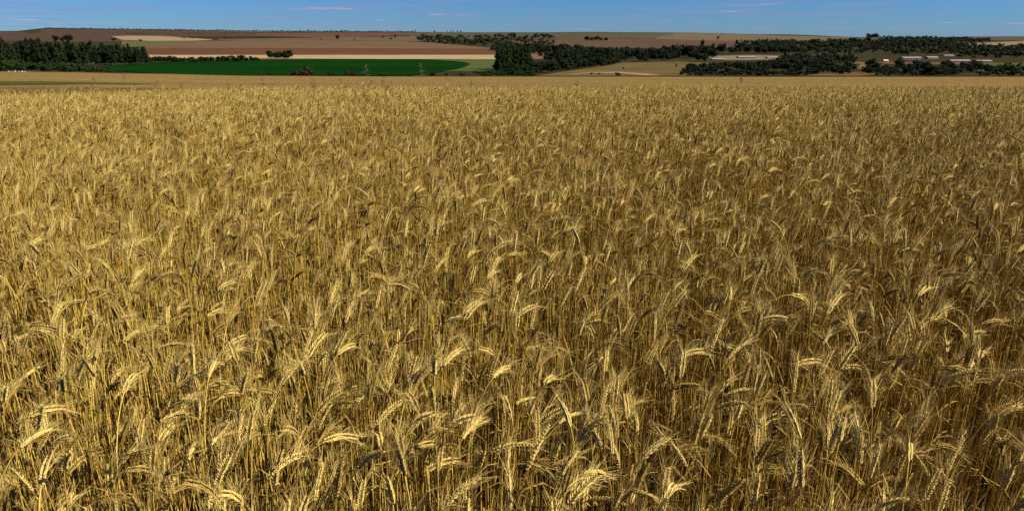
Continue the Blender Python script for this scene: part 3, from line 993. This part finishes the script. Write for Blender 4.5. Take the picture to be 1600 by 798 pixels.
# the tall square block and the woods round it
wood('block', 34, 779, 829, (108, 107), (113.5, 112), (31, 29), (34, 31), 'slender tree in the tall square block beside the green crop', 'trees of the tall square block', 6, 1.25)
wood('block', 8, 777, 782, (107,), (113,), (33,), (36,), 'slender tree in the tall square block beside the green crop', 'trees of the tall square block', 61, 1.2)
wood('shrub', 20, 742, 812, (114,), (118,), (3, 6), (5, 10), 'low shrub at the foot of the tall square block', 'shrubs below the square block', 7, 1.2)
wood('broad', 62, 800, 965, (112, 108, 103, 97), (118.5, 115.5, 109, 101), (12, 12, 12), (19, 17, 16), 'dark tree in the thick wood right of the square block', 'trees of the wood behind the pasture', 8, 1.35)
wood('broad', 24, 1110, 1260, (82, 82), (84, 85), (9, 9, 8), (16, 15, 12), 'dark tree in the belt behind the pale farmyard', 'trees behind the farmyard', 12, 1.3)
wood('broad', 78, 1068, 1330, (111, 104, 103, 110), (118.5, 118.5, 118.5, 118), (8, 11, 10), (13, 16, 15), 'dark tree in the thicket along the wheat, below the farmyard', 'trees of the thicket below the farmyard', 13, 1.5)
wood('broad', 48, 1352, 1600, (106, 106, 108, 112), (118.5, 118.5, 118.5, 118.5), (9, 12, 8), (14, 16, 10), 'dark tree in the thicket along the wheat, below the long sheds', 'trees of the thicket below the sheds', 14, 1.5)
wood('shrub', 14, 752, 830, (117,), (119.4,), (4, 6), (6, 9), 'low shrub on the wheat edge under the square block', 'shrubs on the wheat edge under the block', 18, 1.3)
X, Y = spot(1359, 108); tree('broad', X, Y, 20 * Y / FPX, 'tall dark tree standing over the amber clearing', None, .9)
wood('broad', 6, 912, 947, (64,), (64.8,), (6,), (7.5,), 'dark tree in the long low grove on the purplish field', 'trees of the grove on the purplish field', 15, 1.3)


# woods too far off to tell the trees apart
def far_wood(name, label, bands, seed, mat, cards=42, size=.15):
    r = random.Random(seed)
    vv, ff = [], []
    n0 = 0
    for n, xa, xb, yt, yb, ha, hb in bands:
        for i in range(n):
            x = xa + (xb - xa) * (i + r.random()) / n
            f = (x - xa) / (xb - xa)
            a_ = np.interp(f, np.linspace(0, 1, len(yt)), yt); b_ = np.interp(f, np.linspace(0, 1, len(yb)), yb)
            X, Y = spot(x, a_ + (b_ - a_) * r.random())
            h = r.uniform(ha, hb) * r.uniform(.75, 1.25) * Y / FPX
            lb = [(r.uniform(-.5, .5), r.uniform(-.5, .5), r.uniform(.25, .75), r.uniform(.26, .42), r.uniform(.2, .28)) for _ in range(4)]
            v1, f1 = leaf_cards(r, lb, cards, size)
            v2, f2 = core(lb[:2], .8)
            v = np.concatenate([v1, v2]) * h + np.array([X, Y, gz(X, Y)])
            vv.append(v); ff += [tuple(q) for q in (f1 + n0).tolist()] + [tuple(dict.fromkeys(q)) for q in (f2 + n0 + len(v1)).tolist()]
            n0 += len(v)
    me = bpy.data.meshes.new(name); me.from_pydata(np.concatenate(vv).tolist(), [], ff); me.materials.append(mat)
    o = bpy.data.objects.new(name, me); COL.objects.link(o)
    tag(o, label, kind='stuff')


far_wood('pasture_wood', 'merged dark trees along the top of the dry pasture and the orange soil', [
    (75, 850, 1115, (91, 90, 88), (98, 97, 97), 11, 19),
    (30, 832, 905, (80, 80), (86, 84), 8, 12),
], 33, ML_brd, 130, .10)
far_wood('edge_thicket', 'merged low dark thicket at the very edge of the wheat', [
    (44, 1068, 1262, (117,), (119.6,), 6, 11),
    (30, 1368, 1490, (117,), (119.6,), 6, 11),
    (22, 1530, 1640, (117,), (119.6,), 5, 9),
], 34, ML_brd, 130, .10)
far_wood('valley_wood', 'dark woods filling the far side of the valley', [
    (200, 655, 865, (61, 59, 57), (66, 74, 77), 4, 7.5),
    (90, 770, 850, (76,), (82,), 5, 9),
    (110, 880, 1110, (84, 82), (90, 89), 7, 12),
    (90, 1150, 1240, (70, 68), (80, 80), 5, 8),
    (430, 1180, 1640, (70, 68, 70, 78), (84, 86, 87, 89), 5, 10),
    (260, 1180, 1490, (68, 65, 67), (72, 74, 74), 4, 7),
    (200, 1375, 1545, (59.5, 61, 63), (66, 67, 66), 3, 5),
    (70, 1220, 1340, (90, 92), (100, 102), 6, 11),
    (50, 1500, 1640, (84,), (92,), 8, 13),
    (22, 1500, 1640, (104, 105), (109, 110), 4, 8),
    (30, 1215, 1300, (95,), (104,), 7, 11),
], 31, ML_brd)
far_wood('ridge_wood', 'thin dark line of woods along the far skyline', [
    (420, 70, 650, (44.6, 47.2, 49.3, 50.5), (46.2, 48.8, 50.9, 51.6), 1.3, 2.4),
    (60, -30, 60, (49.2,), (50,), .7, 1.2),
    (110, 150, 480, (52.6, 53, 51), (53.6, 54, 52.4), 1.0, 1.8),
    (60, 280, 460, (60.5, 59.5), (61.5, 60.5), 1.2, 2.6),
    (40, 800, 1000, (61.5, 61), (62.5, 62), .8, 1.6),
], 32, ML_brd)

# ------------------------------------------------------------------ farm buildings
M_wall = mat_plain('whitewash', (.34, .30, .25), (.45, .40, .34), .3)
M_roof = mat_plain('pale_roof', (.24, .185, .155), (.33, .26, .225), .2)
M_tile = mat_plain('roof_tiles', (.36, .20, .14), (.46, .28, .20), .4)
M_yel = mat_plain('yellow_wall', (.75, .55, .16), (.82, .62, .22), .4)
M_open = mat_plain('dark_opening', (.03, .025, .02), (.05, .04, .035), 1)


def box(x0, x1, y0, y1, z0, z1):
    v = [(x, y, z) for z in (z0, z1) for y in (y0, y1) for x in (x0, x1)]
    return v, [(0, 2, 3, 1), (4, 5, 7, 6), (0, 1, 5, 4), (2, 6, 7, 3), (0, 4, 6, 2), (1, 3, 7, 5)]


def shed(xa, xb, yb, hpx, label, wall=None, roof=None, depth=9.0, doors=3):
    X0, Y0 = spot(xa, yb); X1, _ = spot(xb, yb)
    X1 = X0 + (xb - xa) * Y0 / FPX * .96
    w = (X1 - X0) / 2; h = max(2.4, hpx * .72 * Y0 / FPX)
    hw = h * .62
    o = empty('farm_shed', ((X0 + X1) / 2, Y0 + depth / 2, gz((X0 + X1) / 2, Y0) + .1), .14)
    v, f = box(-w, w, -depth / 2, depth / 2, -.6, hw)
    gable = [(-w, 0, h - .05), (w, 0, h - .05)]
    b = len(v); v += gable
    f[1] = (4, 5, b + 1, b); f.append((6, b, b + 1, 7)); f.append((4, b, 6)); f.append((5, 7, b + 1))
    mesh_obj('wall', v, f, wall or M_wall, o)
    e = .5
    rv = []
    for x in (-w - e, w + e):
        rv += [(x, -depth / 2 - e, hw - .22), (x, 0, h + .12), (x, depth / 2 + e, hw - .22), (x, -depth / 2 - e, hw - .02), (x, 0, h + .34), (x, depth / 2 + e, hw - .02)]
    rf = [(3, 9, 10, 4), (4, 10, 11, 5), (0, 1, 7, 6), (1, 2, 8, 7), (0, 6, 9, 3), (2, 5, 11, 8), (0, 3, 4, 1), (1, 4, 5, 2), (6, 7, 10, 9), (7, 8, 11, 10)]
    mesh_obj('roof', rv, rf, roof or M_roof, o)
    for k in range(doors):
        cx = -w + 2 * w * (k + .5) / doors
        v, f = box(cx - w / doors * .28, cx + w / doors * .28, -depth / 2 - .03, -depth / 2 + .05, .1, hw * .74)
        mesh_obj('door', v, f, M_open, o)
    tag(o, label, 'shed', 'farm buildings in the valley')


shed(1410, 1441, 93.2, 4.6, 'long white farm shed with pinkish roof, longer of the facing pair', doors=6)
shed(1449, 1466, 92.6, 4.6, 'shorter white shed just right of the longest shed', doors=3)
shed(1475, 1491, 88.8, 2.6, 'low pale roof above and behind the white sheds', doors=2)
shed(1484, 1518, 97.4, 3.4, 'low pale shed below the roof behind, right of the white pair', doors=5)
shed(1526, 1551, 98, 2.4, 'low grey white shed, rightmost in the valley', doors=4)
shed(1381, 1388, 97.3, 3.2, 'small bright yellow hut beside the brown strip', wall=M_yel, roof=M_yel, doors=1, depth=5)
shed(1104, 1117, 90.6, 3.6, 'small white building at the left end of the pale farmyard', doors=2)
shed(1112, 1131, 94.6, 3.2, 'low white building in front of the small white one in the farmyard', doors=3)
shed(1153, 1181, 91.4, 3.6, 'long white barn in the middle of the pale farmyard', doors=5)
shed(1199, 1214, 92, 2.8, 'small grey shed at the right end of the pale farmyard', doors=2)
shed(878, 885, 97, 2.4, 'tiny white roof among the trees right of the square block', doors=1, depth=5)

M_bag = mat_plain('white_bag', (.56, .52, .47), (.66, .62, .57), 1.2)
for i, (x, w) in enumerate(((14, 3.5), (19, 2.6), (24, 4), (30, 3), (35, 4.2), (39.5, 3.2), (46, 2.2))):
    X, Y = spot(x, 112.0, 300, 330)
    Y = 316; X = (x - 800) / FPX * Y * .97
    b = w * Y / FPX / 3.2
    mb = MB(); nseg = 9
    for j, (zz, rr) in enumerate(((0, .86), (.12, 1.0), (.5, 1.04), (.8, .9), (.97, .55), (1.0, .12))):
        for k in range(nseg):
            a_ = 2 * PI * k / nseg
            q = abs(math.cos(a_)) ** .6, abs(math.sin(a_)) ** .6
            mb.v.append((b * rr * math.copysign(q[0], math.cos(a_)), b * .8 * rr * math.copysign(q[1], math.sin(a_)), zz * b * 1.7 * (1 + .04 * math.sin(3 * a_ + i))))
    for j in range(5):
        for k in range(nseg):
            k2 = (k + 1) % nseg
            mb.f.append((j * nseg + k, j * nseg + k2, (j + 1) * nseg + k2, (j + 1) * nseg + k))
    o = mesh_obj('white_sack', mb.v, mb.f, M_bag, smooth=True)
    o.location = (X, Y, gz(X, Y) + WHEAT_H - .35)
    o.rotation_euler.z = rnd.uniform(-.4, .4)
    tag(o, 'small white lump in the row at the wheat edge below the dark shrubs', 'sack', 'row of white lumps at the wheat edge')

# ------------------------------------------------------------------ weeds standing above the wheat
M_weed = mat_attr('dry_weed', .7, .15, .1)


def weed(x, ytop, Yd, label, lean=0.0, droop=.3, seed=0, head=.16, colr=None):
    r = random.Random(seed)
    c = V(*(colr or (.22, .155, .062)))
    dep = Yd * cp + .6 * sp
    X = (x - 800) / FPX * dep
    g = gz(X, Yd)
    h = EYE - ratio(ytop) * Yd - g
    o = empty('tall_weed', (X, Yd, g))
    ms, mh = MB(), MB()
    pts = [V(0, 0, 0)]
    for k in range(1, 7):
        u = k / 6
        pts.append(V(lean * u * u * h * .5 + r.gauss(0, .006), r.gauss(0, .01), h * u * (1 - .03 * abs(lean))))
    ms.tube(pts, [.0036 - .0004 * k for k in range(7)], c, 4)
    head *= .8
    for k in range(20):
        u = r.random()
        b = pts[-1] - (pts[-1] - pts[-3]) * (1 - u) * head / .16 * .6
        an = r.uniform(0, 2 * PI); ln = (1.15 - u) * head * r.uniform(.25, .7)
        d = V(math.cos(an), math.sin(an) * .8, r.uniform(.2, 1.1) - droop)
        e = b + d * ln
        mh.tube([b, (b + e) / 2 + V(0, 0, .008), e], [.0014, .0012, .0008], c * r.uniform(.7, 1.2))
        for q in range(3):
            s_ = b + (e - b) * r.uniform(.5, 1.05); dd = unit(d + V(r.gauss(0, .4), r.gauss(0, .4), r.gauss(0, .4)))
            aa = unit(np.cross(dd, V(.2, .5, .9))); bb = np.cross(dd, aa)
            mh.grain(s_, dd, aa, bb, .015, .0034, .0034, c * r.uniform(.6, 1.2))
    ms.obj('stem', M_weed, o); mh.obj('seed_head', M_weed, o)
    for k in range(2):
        ml = MB(); an = r.uniform(0, 2 * PI); b = pts[3 + k]; ld = V(math.cos(an), math.sin(an), 0)
        Pq = [b + ld * .09 * j + V(0, 0, .05 * j - .03 * j * j) for j in range(4)]
        ml.ribbon(Pq, [.004, .005, .004, .001], [V(-ld[1], ld[0], 0)] * 4, c)
        ml.obj('leaf', M_weed, o)
    tag(o, label, 'weed', 'weeds standing above the wheat')


YG = (.30, .26, .09)
for i, (x, yt, Yd, lb, ln, dr, hd, cl) in enumerate([
    (187, 113, 15, 'thin weed sprig reaching up to the dark wood at the left', .05, .3, .14, None),
    (240, 127, 12, 'bushy brown weed left of the green crop end', 0, .2, .22, None),
    (138, 122, 13, 'brown weed beside the tip of the dark green grass strip', .1, .3, .16, None),
    (282, 131, 12, 'spindly weed between the bushy weed and the hooked weed', 0, .3, .12, None),
    (370, 131, 11.5, 'small brown weed just left of the hooked weed', .1, .5, .14, None),
    (383, 127, 12, 'weed with a hooked top bending left at the wheat brow', -.6, .9, .10, None),
    (408, 122, 12, 'thin upright weed below the oval grove', 0, .3, .12, None),
    (478, 121, 12, 'weed sprig below the biggest dark bush', .2, .5, .16, None),
    (500, 125, 12, 'weed sprig right of the biggest dark bush', -.2, .6, .14, None),
    (531, 123, 11.5, 'dense dark weed head below the leaning pair of bushes', 0, .3, .16, None),
    (548, 124, 12, 'dark drooping weed tip right of the dense weed head', .6, 1.0, .10, None),
    (571, 103, 13, 'pale green weed rising into the green crop, left of the tall pair', 0, .1, .20, YG),
    (575, 124, 12, 'nodding weed at the foot of the pale green weed', .7, 1.0, .12, None),
    (600, 120, 12, 'thin weed with few branches below the flat low bush', 0, .4, .16, None),
    (665, 98, 12, 'tallest pale stalk rising into the green crop', -.12, .2, .16, YG),
    (703, 116, 12, 'pale stalk with a side branch below the round end of the crop', -.05, .4, .12, YG),
    (711, 123, 12, 'dark hooked weed right beside the pale branched stalk', .5, .9, .10, None),
    (897, 122, 12, 'faint weed in front of the pale bank by the pasture', .1, .4, .12, None),
    (1154, 121, 12, 'short weed on the wheat brow before the right hand thicket', .1, .4, .08, None),
]):
    weed(x, yt, Yd, lb, ln, dr, 500 + i, hd, cl)

# a weedy, uncut band and a grass strip across the far slope at the left
field('grass_strip', 'dark green grass strip across the wheat slope at the left', [(-60, 136.0), (60, 135.6), (140, 136.6), (240, 139.6)], [(-60, 143.5), (60, 142.6), (140, 140.6), (240, 140.2)],
      G('grass_strip', (.050, .060, .012), (.085, .080, .020), .2, c=(.15, .10, .03), fine=.9), n=50, m=10, lift=.84, y0=50.0)
r = random.Random(8)
mb = MB()
for i in range(4600):
    Yw = r.uniform(30, 84); s = -.86 + .40 * r.random() ** 1.7
    X = s * Yw; z = gz(X, Yw)
    c = V(.135, .090, .034) * r.uniform(.6, 1.5) if r.random() < .7 else V(.085, .088, .024)
    for k in range(4):
        a_ = r.uniform(0, 2 * PI); h = r.uniform(.70, 1.06); l = r.uniform(.02, .2)
        d = V(math.cos(a_) * l, math.sin(a_) * l, 0)
        b = V(X + r.gauss(0, .05), Yw + r.gauss(0, .05), z)
        w = r.uniform(.006, .016)
        mb.ribbon([b, b + d * .4 + V(0, 0, h * .6), b + d + V(0, 0, h)], [w * .5, w, w * .8], [V(math.sin(a_ + 1), math.cos(a_ + 1), 0)] * 3, c)
tag(mb.obj('weedy_grass', M_weed, smooth=False), 'band of brown weeds growing through the wheat at the left', kind='stuff')
